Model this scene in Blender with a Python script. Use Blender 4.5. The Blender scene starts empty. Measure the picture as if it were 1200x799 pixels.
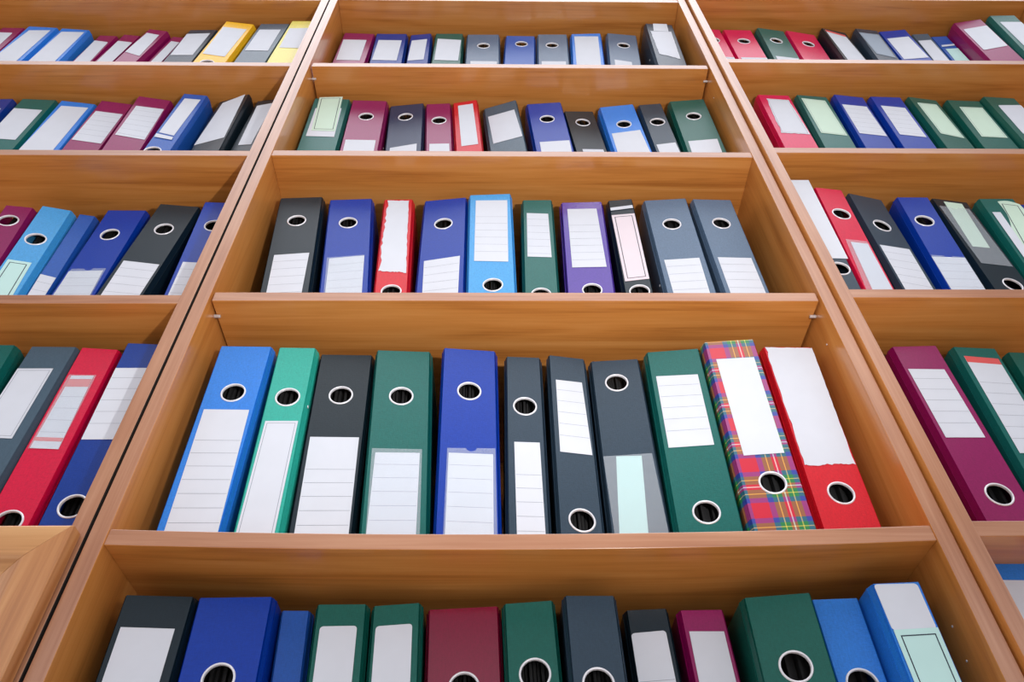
import bpy, math, random
from mathutils import Vector, Matrix
random.seed(7)
scene = bpy.context.scene
COL = scene.collection

# ------------------------------------------------------------------ render look
scene.view_settings.view_transform = 'Standard'
scene.view_settings.look = 'None'
scene.view_settings.gamma = 1.0
scene.view_settings.use_curve_mapping = False
scene.view_settings.exposure = 0.13

# ------------------------------------------------------------------ dimensions (metres)
T = 0.0186            # panel thickness
TH = 0.0182           # shelf thickness
DEPTH = 0.385         # bookcase depth
FLOOR_Z = -0.72
TOP_Z = 2.356

# ------------------------------------------------------------------ materials
MATS = {}
def srgb(r, g, b):
    def f(c):
        c /= 255.0
        return c / 12.92 if c <= 0.04045 else ((c + 0.055) / 1.055) ** 2.4
    return (f(r), f(g), f(b), 1.0)

def new_mat(name):
    m = bpy.data.materials.new(name); m.use_nodes = True
    nt = m.node_tree
    return m, nt, nt.nodes['Principled BSDF']

def wood(name, axis, tint=1.0, rough=0.30, dark=(172, 105, 47), mid=(200, 130, 63), light=(215, 150, 84)):
    key = name
    if key in MATS: return MATS[key]
    m, nt, b = new_mat(name)
    N, L = nt.nodes, nt.links
    tc = N.new('ShaderNodeTexCoord')
    mp = N.new('ShaderNodeMapping')
    mp.inputs['Scale'].default_value = (0.8, 13, 13) if axis == 'x' else (13, 13, 0.8)
    L.new(tc.outputs['Object'], mp.inputs['Vector'])
    n1 = N.new('ShaderNodeTexNoise'); n1.inputs['Scale'].default_value = 3.2
    n1.inputs['Detail'].default_value = 5; n1.inputs['Distortion'].default_value = 0.9
    L.new(mp.outputs['Vector'], n1.inputs['Vector'])
    mp2 = N.new('ShaderNodeMapping')
    mp2.inputs['Scale'].default_value = (3, 130, 130) if axis == 'x' else (130, 130, 3)
    L.new(tc.outputs['Object'], mp2.inputs['Vector'])
    n2 = N.new('ShaderNodeTexNoise'); n2.inputs['Scale'].default_value = 2.2
    n2.inputs['Detail'].default_value = 3; n2.inputs['Distortion'].default_value = 0.3
    L.new(mp2.outputs['Vector'], n2.inputs['Vector'])
    mx = N.new('ShaderNodeMix'); mx.data_type = 'FLOAT'
    mx.inputs[0].default_value = 0.30
    L.new(n1.outputs['Fac'], mx.inputs[2]); L.new(n2.outputs['Fac'], mx.inputs[3])
    cr = N.new('ShaderNodeValToRGB')
    e = cr.color_ramp.elements
    e[0].position = 0.30; e[0].color = srgb(*dark)
    e[1].position = 0.72; e[1].color = srgb(*light)
    k = cr.color_ramp.elements.new(0.47); k.color = srgb(*mid)
    L.new(mx.outputs[0], cr.inputs['Fac'])
    L.new(cr.outputs['Color'], b.inputs['Base Color'])
    b.inputs['Roughness'].default_value = rough
    b.inputs['Specular IOR Level'].default_value = 0.5
    b.inputs['Coat Weight'].default_value = 0.5
    b.inputs['Coat Roughness'].default_value = 0.14
    bp = N.new('ShaderNodeBump'); bp.inputs['Strength'].default_value = 0.06; bp.inputs['Distance'].default_value = 0.001
    L.new(n2.outputs['Fac'], bp.inputs['Height']); L.new(bp.outputs['Normal'], b.inputs['Normal'])
    MATS[key] = m
    return m

def cloth(name, rgb, rough=0.38, coat=0.12, grain=0.25, spec=0.5):
    """woven, plastic-coated board of a binder"""
    if name in MATS: return MATS[name]
    m, nt, b = new_mat(name)
    N, L = nt.nodes, nt.links
    tc = N.new('ShaderNodeTexCoord')
    mp = N.new('ShaderNodeMapping'); mp.inputs['Scale'].default_value = (60, 60, 380)
    L.new(tc.outputs['Object'], mp.inputs['Vector'])
    n1 = N.new('ShaderNodeTexNoise'); n1.inputs['Scale'].default_value = 4; n1.inputs['Detail'].default_value = 2
    L.new(mp.outputs['Vector'], n1.inputs['Vector'])
    mp2 = N.new('ShaderNodeMapping'); mp2.inputs['Scale'].default_value = (500, 500, 60)
    L.new(tc.outputs['Object'], mp2.inputs['Vector'])
    n2 = N.new('ShaderNodeTexNoise'); n2.inputs['Scale'].default_value = 3; n2.inputs['Detail'].default_value = 2
    L.new(mp2.outputs['Vector'], n2.inputs['Vector'])
    ad = N.new('ShaderNodeMath'); ad.operation = 'ADD'
    L.new(n1.outputs['Fac'], ad.inputs[0]); L.new(n2.outputs['Fac'], ad.inputs[1])
    cr = N.new('ShaderNodeValToRGB')
    c = srgb(*rgb)
    cr.color_ramp.elements[0].position = 0.6; cr.color_ramp.elements[0].color = tuple(v * 0.88 for v in c[:3]) + (1,)
    cr.color_ramp.elements[1].position = 1.0
    cr.color_ramp.elements[1].color = tuple(min(1, v * 1.12) for v in c[:3]) + (1,)
    hf = N.new('ShaderNodeMath'); hf.operation = 'MULTIPLY'; hf.inputs[1].default_value = 0.8
    L.new(ad.outputs[0], hf.inputs[0]); L.new(hf.outputs[0], cr.inputs['Fac'])
    L.new(cr.outputs['Color'], b.inputs['Base Color'])
    b.inputs['Roughness'].default_value = rough
    b.inputs['Specular IOR Level'].default_value = 0.32
    b.inputs['Coat Weight'].default_value = coat
    b.inputs['Coat Roughness'].default_value = 0.18
    bp = N.new('ShaderNodeBump'); bp.inputs['Strength'].default_value = grain; bp.inputs['Distance'].default_value = 0.0004
    L.new(ad.outputs[0], bp.inputs['Height']); L.new(bp.outputs['Normal'], b.inputs['Normal'])
    MATS[name] = m
    return m

def tartan():
    if 'tartan paper' in MATS: return MATS['tartan paper']
    m, nt, b = new_mat('tartan paper')
    N, L = nt.nodes, nt.links
    tc = N.new('ShaderNodeTexCoord'); sp = N.new('ShaderNodeSeparateXYZ')
    L.new(tc.outputs['Object'], sp.inputs[0])
    R_, B_, G_, Y_, W_, K_ = (srgb(196, 24, 52), srgb(48, 62, 150), srgb(34, 122, 66), srgb(225, 205, 80), srgb(235, 225, 220), srgb(40, 45, 60))
    sett = [(0.0, R_), (0.24, B_), (0.34, G_), (0.42, Y_), (0.44, G_), (0.52, R_), (0.57, W_), (0.59, R_), (0.64, G_), (0.72, Y_), (0.74, G_), (0.82, B_), (0.92, R_)]
    cols = []
    for ax, per, off in ((0, 0.0622, 0.006), (2, 0.0630, 0.022)):
        a = N.new('ShaderNodeMath'); a.operation = 'ADD'; a.inputs[1].default_value = 1.2 + off
        L.new(sp.outputs[ax], a.inputs[0])
        d = N.new('ShaderNodeMath'); d.operation = 'DIVIDE'; d.inputs[1].default_value = per
        L.new(a.outputs[0], d.inputs[0])
        f = N.new('ShaderNodeMath'); f.operation = 'FRACT'; L.new(d.outputs[0], f.inputs[0])
        cr = N.new('ShaderNodeValToRGB'); cr.color_ramp.interpolation = 'CONSTANT'
        el = cr.color_ramp.elements
        el[0].position = 0; el[0].color = sett[0][1]
        el[1].position = sett[1][0]; el[1].color = sett[1][1]
        for p, c in sett[2:]:
            k = el.new(p); k.color = c
        L.new(f.outputs[0], cr.inputs['Fac']); cols.append(cr)
    mx = N.new('ShaderNodeMix'); mx.data_type = 'RGBA'; mx.inputs[0].default_value = 0.5
    L.new(cols[0].outputs['Color'], mx.inputs[6]); L.new(cols[1].outputs['Color'], mx.inputs[7])
    L.new(mx.outputs[2], b.inputs['Base Color'])
    b.inputs['Roughness'].default_value = 0.3; b.inputs['Coat Weight'].default_value = 0.3
    MATS['tartan paper'] = m
    return m

def plain(name, rgb, rough=0.5, metal=0.0, spec=0.5):
    if name in MATS: return MATS[name]
    m, nt, b = new_mat(name)
    N, L = nt.nodes, nt.links
    tc = N.new('ShaderNodeTexCoord'); n = N.new('ShaderNodeTexNoise'); n.inputs['Scale'].default_value = 22
    n.inputs['Detail'].default_value = 3
    L.new(tc.outputs['Object'], n.inputs['Vector'])
    cr = N.new('ShaderNodeValToRGB'); c = srgb(*rgb)
    cr.color_ramp.elements[0].position = 0.3; cr.color_ramp.elements[0].color = tuple(v * 0.95 for v in c[:3]) + (1,)
    cr.color_ramp.elements[1].position = 0.7; cr.color_ramp.elements[1].color = c
    L.new(n.outputs['Fac'], cr.inputs['Fac']); L.new(cr.outputs['Color'], b.inputs['Base Color'])
    b.inputs['Roughness'].default_value = rough; b.inputs['Metallic'].default_value = metal
    b.inputs['Specular IOR Level'].default_value = spec
    if name.startswith('paper'):
        bp = N.new('ShaderNodeBump'); bp.inputs['Strength'].default_value = 0.25; bp.inputs['Distance'].default_value = 0.002
        L.new(n.outputs['Fac'], bp.inputs['Height']); L.new(bp.outputs['Normal'], b.inputs['Normal'])
    MATS[name] = m
    return m

def film():
    if 'clear film' in MATS: return MATS['clear film']
    m, nt, b = new_mat('clear film')
    b.inputs['Base Color'].default_value = (0.75, 0.82, 0.9, 1)
    b.inputs['Alpha'].default_value = 0.16
    b.inputs['Roughness'].default_value = 0.22
    b.inputs['Specular IOR Level'].default_value = 0.5
    MATS['clear film'] = m
    return m

WOOD_X = wood('beech laminate grain along', 'x')
WOOD_Z = wood('beech laminate grain upright', 'z')
EDGE_X = wood('beech edge band along', 'x', dark=(148, 96, 68), mid=(170, 118, 88), light=(190, 142, 112))
EDGE_Z = wood('beech edge band upright', 'z', dark=(148, 96, 68), mid=(170, 118, 88), light=(190, 142, 112))
WOOD_XD = wood('beech door grain along', 'x', dark=(168, 112, 62), mid=(194, 138, 84), light=(214, 162, 108))
WOOD_ZD = wood('beech door grain upright', 'z', dark=(158, 100, 56), mid=(184, 124, 74), light=(204, 148, 96))

COLOURS = {
 'light blue': (40, 122, 214), 'sky blue': (62, 152, 214), 'blue': (2, 52, 154), 'mid blue': (30, 84, 170), 'deep blue': (8, 52, 138),
 'teal': (40, 164, 148), 'green': (12, 94, 88), 'dark green': (14, 88, 78), 'navy grey': (34, 50, 82),
 'charcoal': (18, 34, 44), 'slate': (42, 60, 76), 'grey blue': (84, 106, 132), 'steel': (70, 90, 106),
 'burgundy': (134, 8, 84), 'crimson': (206, 0, 78), 'red': (200, 22, 38), 'rose red': (204, 12, 60), 'dark red': (120, 0, 46),
 'purple': (68, 28, 148), 'yellow': (240, 184, 24), 'pale yellow': (226, 212, 96),
}
GLOSSY = {'burgundy': (0.30, 0.25), 'dark red': (0.10, 0.6), 'purple': (0.16, 0.5), 'crimson': (0.32, 0.2)}
def binder_mat(c):
    if c == 'tartan': return tartan()
    r, k = GLOSSY.get(c, (0.30, 0.05))
    return cloth(c + ' binder board', COLOURS[c], r, k, 0.1 if c in GLOSSY else 0.3)
PAPER = {'w': plain('paper white', (210, 214, 224), 0.55), 'm': plain('paper mint', (200, 224, 206), 0.55), 'c': plain('paper pale cyan', (188, 224, 220), 0.55),
         'k': plain('paper blush', (222, 208, 216), 0.55), 'g': plain('paper grey', (150, 164, 180), 0.5)}
INK = plain('printed line', (120, 126, 142), 0.6)
INKD = plain('printed frame', (30, 44, 62), 0.6)
INKR = plain('printed red band', (216, 84, 84), 0.6)
RING = plain('pale metal ring', (232, 232, 238), 0.28, 0.25)
LINER = plain('grey board lining', (40, 40, 44), 0.8)
SHEETS = plain('stacked sheets in painted shade', (34, 34, 36), 0.8)  # paper coloured near black to paint in the shade inside the binders
STEEL = plain('brushed steel', (232, 232, 236), 0.3, 0.6)
GAP_SHADE = plain('board with painted gap shade', (30, 24, 20), 0.9)  # near black, paints the shade in the gap between two bookcases
BLACK = plain('black plastic', (14, 14, 16), 0.4)

# ------------------------------------------------------------------ mesh helpers
def make(name, verts, faces, mats, parent=None, fmat=None, smooth=False):
    me = bpy.data.meshes.new(name)
    me.from_pydata([tuple(v) for v in verts], [], faces)
    me.update()
    for m in (mats if isinstance(mats, (list, tuple)) else [mats]): me.materials.append(m)
    if fmat:
        for p, i in zip(me.polygons, fmat): p.material_index = i
    if smooth:
        for p in me.polygons: p.use_smooth = True
    o = bpy.data.objects.new(name, me)
    COL.objects.link(o)
    if parent: o.parent = parent
    return o

def empty(name, loc, rot=(0, 0, 0)):
    o = bpy.data.objects.new(name, None); COL.objects.link(o)
    o.empty_display_size = 0.05; o.location = loc; o.rotation_euler = rot
    return o

def boxv(a, b):
    x0, y0, z0 = a; x1, y1, z1 = b
    v = [(x0, y0, z0), (x1, y0, z0), (x1, y1, z0), (x0, y1, z0), (x0, y0, z1), (x1, y0, z1), (x1, y1, z1), (x0, y1, z1)]
    f = [(0, 3, 2, 1), (4, 5, 6, 7), (0, 1, 5, 4), (1, 2, 6, 5), (2, 3, 7, 6), (3, 0, 4, 7)]
    return v, f

def bevel(o, w=0.0007, seg=2):
    m = o.modifiers.new('bevel', 'BEVEL'); m.width = w; m.segments = seg; m.limit_method = 'ANGLE'
    return o

def box(name, a, b, mat, parent=None, bev=0.0008, front=None, side=None):
    v, f = boxv(a, b)
    mats, fm = [mat], [0] * 6
    if front: mats.append(front); fm[2] = 1          # edge banding on the face towards the room
    if side: mats.append(side); fm[3] = len(mats) - 1
    o = make(name, v, f, mats, parent, fm)
    if bev: bevel(o, bev)
    return o

def cyl_x(name, c, r, length, mat, parent, n=16):
    v, f = [], []
    for k, x in enumerate((c[0] - length / 2, c[0] + length / 2)):
        for i in range(n):
            a = 2 * math.pi * i / n
            v.append((x, c[1] + r * math.cos(a), c[2] + r * math.sin(a)))
    for i in range(n):
        j = (i + 1) % n; f.append((i, j, n + j, n + i))
    f.append(tuple(range(n))[::-1]); f.append(tuple(range(n, 2 * n)))
    o = make(name, v, f, mat, parent); bevel(o, 0.0006, 2)
    return o

def sagged_shelf(name, x0, x1, y0, y1, zt, sag, parent, n=24):
    v, f = [], []
    cx, hw = (x0 + x1) / 2, (x1 - x0) / 2
    for i in range(n + 1):
        x = x0 + (x1 - x0) * i / n
        dz = -sag * (1 - ((x - cx) / hw) ** 2)
        v += [(x, y0, zt - TH + dz), (x, y1, zt - TH + dz), (x, y1, zt + dz), (x, y0, zt + dz)]
    for i in range(n):
        a, b = 4 * i, 4 * i + 4
        for k in range(4):
            l = (k + 1) % 4
            f.append((a + k, b + k, b + l, a + l))
    f.append((0, 1, 2, 3)); f.append((4 * n + 3, 4 * n + 2, 4 * n + 1, 4 * n))
    fm = [1 if i % 4 == 3 and i < 4 * n else 0 for i in range(len(f))]
    o = make(name, v, f, [WOOD_X, EDGE_X], parent, fm); bevel(o, 0.0008)
    return o

# ------------------------------------------------------------------ bookcases
def bookcase(x0, x1, y, levels, label, sag=None, adjustable=(), shaded_gap=False):
    """x0..x1 outer width; levels = height of each shelf's top face"""
    root = empty('bookcase', ((x0 + x1) / 2, y, FLOOR_Z))
    root['label'] = label; root['category'] = 'bookcase'; root['group'] = 'wooden bookcases side by side'
    ox, oz = (x0 + x1) / 2, FLOOR_Z
    hw = (x1 - x0) / 2
    H = TOP_Z - FLOOR_Z
    for s in (-1, 1):
        a, b = sorted((s * hw, s * (hw - T)))
        p = box('side_panel', (a, 0, 0), (b, DEPTH, H), WOOD_Z, root, front=EDGE_Z, side=(GAP_SHADE if s > 0 and shaded_gap else None))  # outer right face darkened to paint in the gap's shade
    box('back_panel', (-hw + T, DEPTH - 0.006, 0.0), (hw - T, DEPTH, H - T), WOOD_X, root, 0)
    box('top_panel', (-hw + T, 0, H - T), (hw - T, DEPTH, H), WOOD_X, root, front=EDGE_X)
    box('plinth', (-hw + T, 0.02, 0.0), (hw - T, 0.038, 0.07), WOOD_X, root)
    for i, zt in enumerate(levels):
        z = zt - oz
        if i in adjustable:
            g, yy = 0.0028, 0.004
        else:
            g, yy = 0.0, 0.0015
        sg = (sag or {}).get(i, 0.0)
        if sg:
            sh = sagged_shelf('shelf', -hw + T + g, hw - T - g, yy, DEPTH - 0.006, z, sg, root)
        else:
            sh = box('shelf', (-hw + T + g, yy, z - TH), (hw - T - g, DEPTH - 0.006, z), WOOD_X, root, front=EDGE_X)
        if i in adjustable:
            for s in (-1, 1):
                for yp in (0.031, DEPTH - 0.05):
                    pin = cyl_x('shelf_pin', (s * (hw - T - 0.0045), yp, z - TH - 0.0027), 0.0026, 0.009, STEEL, sh)
                    pin['label'] = 'small steel shelf pin'
    return root

ZC = [-0.30, 0.061, 0.4325, 0.8190, 1.2127, 1.5914, 1.9813]
ZL = [-0.30, 0.061, 0.4325, 0.8100, 1.2106, 1.5858, 1.9760]
ZR = [-0.30, 0.061, 0.4325, 0.8148, 1.2160, 1.6020, 1.9900]
mid = bookcase(-0.45, 0.45, 0.0, ZC, 'middle wooden bookcase, fully in view, five open shelves of binders', {2: 0.008}, adjustable=(3, 5))
left = bookcase(-1.3535, -0.4535, 0.0, ZL, 'left wooden bookcase with framed wooden door below its lowest visible open shelf', shaded_gap=True)
right = bookcase(0.4535, 1.3535, -0.008, ZR, 'right wooden bookcase, standing slightly forward, cut off by photo\'s right edge')

# pale specks (unused fixing holes) on the inner face of the middle bookcase's right side
for (yy, zz) in ((0.035, 0.744), (0.041, 0.340), (0.043, 0.306), (0.035, 1.50)):
    cyl_x('screw_hole', (0.45 - T - 0.0002, yy, zz - FLOOR_Z), 0.0013, 0.0008, PAPER['w'], mid, 10)

# door of the left bookcase: two leaves' worth of width, the right leaf reaches the photo
def door(parent, x0, x1, z0, z1, yb, handle_side):
    """mitred frame with moulded profile, recessed panel; coordinates local to the bookcase"""
    prof = [(0.0, 0.0), (0.0, -0.0165), (0.002, -0.0185), (0.034, -0.0185), (0.038, -0.0175), (0.050, -0.0128), (0.062, -0.0100), (0.068, -0.0096), (0.070, -0.0060)]
    d = box('door', (x0 + 0.060, yb - 0.0072, z0 + 0.060), (x1 - 0.060, yb - 0.001, z1 - 0.060), WOOD_ZD, parent, 0)
    corners = [(x0, z0), (x1, z0), (x1, z1), (x0, z1)]
    sx = [(1, 1), (-1, 1), (-1, -1), (1, -1)]
    for k in range(4):
        (ax, az), (bx, bz) = corners[k], corners[(k + 1) % 4]
        (sax, saz), (sbx, sbz) = sx[k], sx[(k + 1) % 4]
        v, f = [], []
        for (cx, cz, qx, qz) in ((ax, az, sax, saz), (bx, bz, sbx, sbz)):
            for (s, y) in prof + [(0.070, 0.0)]:
                v.append((cx + qx * s, yb + y, cz + qz * s))
        n = len(prof) + 1
        for i in range(n):
            j = (i + 1) % n
            f.append((i, j, n + j, n + i))
        f.append(tuple(range(n - 1, -1, -1))); f.append(tuple(range(n, 2 * n)))
        o = make('door_rail' if k % 2 == 0 else 'door_stile', v, f, WOOD_XD if k % 2 == 0 else WOOD_ZD, d)
        bevel(o, 0.0005, 1)
    hx = x0 + 0.035 if handle_side < 0 else x1 - 0.035
    v, f = [], []
    pts = [(-0.055, 0), (-0.055, -0.018), (-0.045, -0.026), (0.045, -0.026), (0.055, -0.018), (0.055, 0)]
    for i, (zz, yy) in enumerate(pts):
        for a in range(8):
            t = 2 * math.pi * a / 8
            v.append((hx + 0.004 * math.cos(t), yb - 0.0185 + yy + 0.002 * math.sin(t), z1 - 0.22 + zz + 0.004 * math.sin(t)))
    for i in range(len(pts) - 1):
        for a in range(8):
            b_ = (a + 1) % 8
            f.append((8 * i + a, 8 * i + b_, 8 * i + 8 + b_, 8 * i + 8 + a))
    make('door_handle', v, f, STEEL, d, smooth=True)
hwL = 0.45
door(left, 0.003, 0.4465, 0.075, 0.4245 - FLOOR_Z, -0.002, -1)
door(left, -0.4465, -0.0005, 0.075, 0.4245 - FLOOR_Z, -0.002, 1)

# ------------------------------------------------------------------ binders
BODY = 0.278
CH = 0.004
def arc(n, cx, cz, r, y, sh):
    return [(cx + r * math.cos(2 * math.pi * i / n), y + sh * (cx + r * math.cos(2 * math.pi * i / n)), cz + r * math.sin(2 * math.pi * i / n)) for i in range(n)]

def binder(key, kind, X, Y, zb, lean, yaw, w, h, hole, colour, group, label, labs, style):
    sh = math.tan(yaw)
    hw = w / 2 + CH
    root = empty('lever_arch_file' if kind == 'f' else 'box_file', (X, Y, zb + hw * abs(math.sin(lean))), (0, lean, 0))
    root['label'] = label; root['category'] = 'binder'; root['group'] = group
    bm = binder_mat(colour)
    P = lambda x, d, z: (x, d + sh * x, z)
    # spine: flat board with the finger hole, plus the two folded hinge strips
    v, f = [], []
    def quad(x0, z0, x1, z1):
        if x1 - x0 < 1e-6 or z1 - z0 < 1e-6: return
        i = len(v); v.extend([P(x0, 0, z0), P(x1, 0, z0), P(x1, 0, z1), P(x0, 0, z1)]); f.append((i, i + 1, i + 2, i + 3))
    a = w / 2
    if hole:
        R_ = 0.0144
        hx = max(-a + 0.0166, min(a - 0.0166, hole[0])) if a > 0.0168 else 0.0
        hz = max(0.02, min(h - 0.02, hole[1]))
        s = 0.0163
        quad(-a, 0, a, hz - s); quad(-a, hz + s, a, h); quad(-a, hz - s, hx - s, hz + s); quad(hx + s, hz - s, a, hz + s)
        n = 32; base = len(v)
        for i in range(n):
            t = 2 * math.pi * i / n
            c, q = math.cos(t), math.sin(t)
            v.append(P(hx + R_ * c, 0, hz + R_ * q))
        for i in range(n):
            t = 2 * math.pi * i / n
            c, q = math.cos(t), math.sin(t); k = s / max(abs(c), abs(q))
            v.append(P(hx + k * c, 0, hz + k * q))
        for i in range(n):
            j = (i + 1) % n
            f.append((base + i, base + n + i, base + n + j, base + j))
    else:
        quad(-a, 0, a, h)
    for sgn in (-1, 1):
        strip = [(a, 0.0), (a + 0.0007, 0.0024), (a + 0.0013, 0.0014), (a + CH - 0.0010, 0.0078), (a + CH - 0.0006, 0.0092), (a + CH, 0.0088), (a + CH, 0.0112)]
        i0 = len(v)
        for (x, d) in strip:
            v.append((sgn * x, d + sh * sgn * x, 0)); v.append((sgn * x, d + sh * sgn * x, h))
        for k in range(len(strip) - 1):
            q = i0 + 2 * k
            f.append((q, q + 2, q + 3, q + 1) if sgn > 0 else (q, q + 1, q + 3, q + 2))
    sp = make('spine', v, f, [bm, LINER], root)
    so = sp.modifiers.new('board', 'SOLIDIFY'); so.thickness = 0.0022; so.offset = -1; so.material_offset = 1; so.material_offset_rim = 0
    # cover boards
    for sgn in (-1, 1):
        xo, xi = sgn * hw, sgn * (hw - 0.0024)
        y0 = 0.0108 + sh * sgn * hw
        lo, hi = min(xo, xi), max(xo, xi)
        vv, ff = boxv((lo, y0, 0), (hi, BODY, h))
        cb = make('cover_board', vv, ff, bm, root); bevel(cb, 0.0008, 2)
    # sheets inside, seen through the finger hole
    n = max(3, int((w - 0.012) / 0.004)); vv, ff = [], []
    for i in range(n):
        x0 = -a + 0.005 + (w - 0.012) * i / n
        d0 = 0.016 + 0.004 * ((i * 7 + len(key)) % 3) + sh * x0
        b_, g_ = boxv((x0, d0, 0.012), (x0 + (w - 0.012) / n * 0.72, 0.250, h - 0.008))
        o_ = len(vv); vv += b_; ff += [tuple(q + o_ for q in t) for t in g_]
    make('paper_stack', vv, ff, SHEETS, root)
    if hole:
        # pale metal finger ring, rolled edge
        prof = [(0.0138, 0.0022), (0.0138, -0.0005), (0.0142, -0.0010), (0.0151, -0.0011), (0.0158, -0.0007), (0.0161, 0.0001)]
        vv, ff = [], []; n = 40
        for (r, d) in prof: 
            for i in range(n):
                t = 2 * math.pi * i / n
                vv.append(P(hx + r * math.cos(t), d, hz + r * math.sin(t)))
        for k in range(len(prof) - 1):
            for i in range(n):
                j = (i + 1) % n
                ff.append((k * n + i, k * n + j, (k + 1) * n + j, (k + 1) * n + i))
        ri = make('finger_ring', vv, ff, RING, root, smooth=True)
    # labels
    li = 0
    for lk, quadpts in labs.items():
        st = style.get(lk, 'w')
        if lk == 'p':
            pocket(quadpts, sh, root, -0.00125, st); continue
        sheet(quadpts, sh, root, st, -0.0003 - 0.0006 * li, key)
        li += 1
    return root

def bil(q, u, t):
    (ax, az), (bx, bz), (cx, cz), (dx, dz) = q     # TL TR BR BL ; u left->right, t top->bottom
    return (ax * (1 - u) * (1 - t) + bx * u * (1 - t) + cx * u * t + dx * (1 - u) * t,
            az * (1 - u) * (1 - t) + bz * u * (1 - t) + cz * u * t + dz * (1 - u) * t)

def outline(q, st, key):
    W = abs(q[1][0] - q[0][0]); H = abs(q[0][1] - q[3][1])
    if 'R' in st:       # rounded corners
        r = 0.0035; ru, rt = r / max(W, .01), r / max(H, .01); pts = []
        for (cu, ct, a0) in ((ru, rt, 180), (1 - ru, rt, 270), (1 - ru, 1 - rt, 0), (ru, 1 - rt, 90)):
            for k in range(5):
                a = math.radians(a0 + 22.5 * k)
                pts.append((cu + ru * math.cos(a), ct + rt * math.sin(a)))
        return pts
    if 'J' in st:       # torn edges
        rnd = random.Random(key); pts = []
        N_ = 16
        A = 0.4 if 'q' in st else 1.0
        def walk(n, amp):
            v_, o_ = 0.0, []
            for _ in range(n):
                v_ = 0.55 * v_ + rnd.uniform(-amp, amp); o_.append(v_)
            return o_
        N_ = 22
        e1, e2, e3, e4 = walk(N_, 0.006 * A), walk(N_, 0.03 * A), walk(N_, 0.007), walk(N_, 0.075 * A)
        for k in range(N_): pts.append((k / N_, abs(e1[k])))
        for k in range(N_): pts.append((1 - abs(e2[k]), k / N_))
        for k in range(N_): pts.append((1 - k / N_, 1 + e3[k]))
        for k in range(N_): pts.append((abs(e4[k]), 1 - k / N_))
        return pts
    if 'S' in st:       # slip with an S-curved side, slightly curled
        pts = []
        for k in range(13):
            t = k / 12; pts.append((t, 0.04 * math.sin(math.pi * t * 1.0) * -1))
        for k in range(1, 13):
            t = k / 12; pts.append((1 + 0.12 * math.sin(2 * math.pi * t), t))
        pts.append((0, 1))
        for k in range(1, 12):
            t = 1 - k / 12; pts.append((0.12 * math.sin(2 * math.pi * t), t))
        return pts
    return [(0, 0), (1, 0), (1, 1), (0, 1)]

def sheet(q, sh, root, st, d, key):
    """a paper label lying on the spine; st: colour letter first, then flags"""
    pm = PAPER[st[0]]
    pts = outline(q, st, key)
    th = 0.0004
    v, f, fm = [], [], []
    for dd in (d - th, d):
        for (u, t) in pts:
            x, z = bil(q, u, t); v.append((x, dd + sh * x, z))
    n = len(pts)
    f.append(tuple(range(n - 1, -1, -1))); fm.append(0)
    f.append(tuple(range(n, 2 * n))); fm.append(0)
    for i in range(n):
        j = (i + 1) % n; f.append((i, j, n + j, n + i)); fm.append(0)
    def patch(u0, t0, u1, t1, mi, e=0.00012):
        i = len(v)
        for (u, t) in ((u0, t0), (u1, t0), (u1, t1), (u0, t1)):
            x, z = bil(q, u, t); v.append((x, d - th - e + sh * x, z))
        f.append((i, i + 3, i + 2, i + 1)); fm.append(mi)
    H = max(0.01, abs(q[0][1] - q[3][1])); W = max(0.01, abs(q[1][0] - q[0][0]))
    if 'L' in st:       # ruled lines
        lt = 0.0004 / H
        step = 0.0195
        y = 0.018 if H < 0.15 else 0.05
        rnd = random.Random(key + 'l')
        while y < H - 0.008:
            u0 = 0.02 if 'F' not in st else 0.08
            patch(u0, y / H - lt / 2, 1 - u0, y / H + lt / 2, 1); y += step
    if 'F' in st:       # printed frame
        e0 = 0.0045 if 'G' in st else 0.0026; tk = 0.0012 if 'G' in st else 0.0005; ci = 2 if 'G' in st else 1
        iu, it = e0 / W, e0 * 1.3 / H; lu, lt = tk / W, tk / H
        for (a, b, c, e_) in ((iu, it, 1 - iu, it + lt), (iu, 1 - it - lt, 1 - iu, 1 - it), (iu, it, iu + lu, 1 - it), (1 - iu - lu, it, 1 - iu, 1 - it)):
            patch(a, b, c, e_, ci)
    if 'T' in st:       # red band at the head
        patch(0, 0, 1, 0.012 / H, 3)
    if 'B' in st:       # red bands near head and foot
        patch(0, 0.05, 1, 0.05 + 0.014 / H, 3); patch(0, 1 - 0.017 / H, 1, 1 - 0.011 / H, 3)
    make('label', v, f, [pm, INK, INKD, INKR], root, fm)

def pocket(q, sh, root, d, st):
    """clear film pocket with a half-round thumb notch at the head when st has N"""
    v, f = [], []
    pts = [(0, 0)]
    W = max(0.01, abs(q[1][0] - q[0][0])); H = max(0.01, abs(q[0][1] - q[3][1]))
    if 'N' in st:
        for k in range(9):
            a = math.pi * k / 8
            pts.append((0.5 - 0.0065 / W * math.cos(a), 0.005 / H * math.sin(a)))
    pts += [(1, 0), (1, 1), (0, 1)]
    for (u, t) in pts:
        x, z = bil(q, u, t); v.append((x, d + sh * x, z))
    f.append(tuple(range(len(pts) - 1, -1, -1)))
    o = make('label_pocket', v, f, film(), root)
    s = o.modifiers.new('film', 'SOLIDIFY'); s.thickness = 0.00025; s.offset = 0

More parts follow.
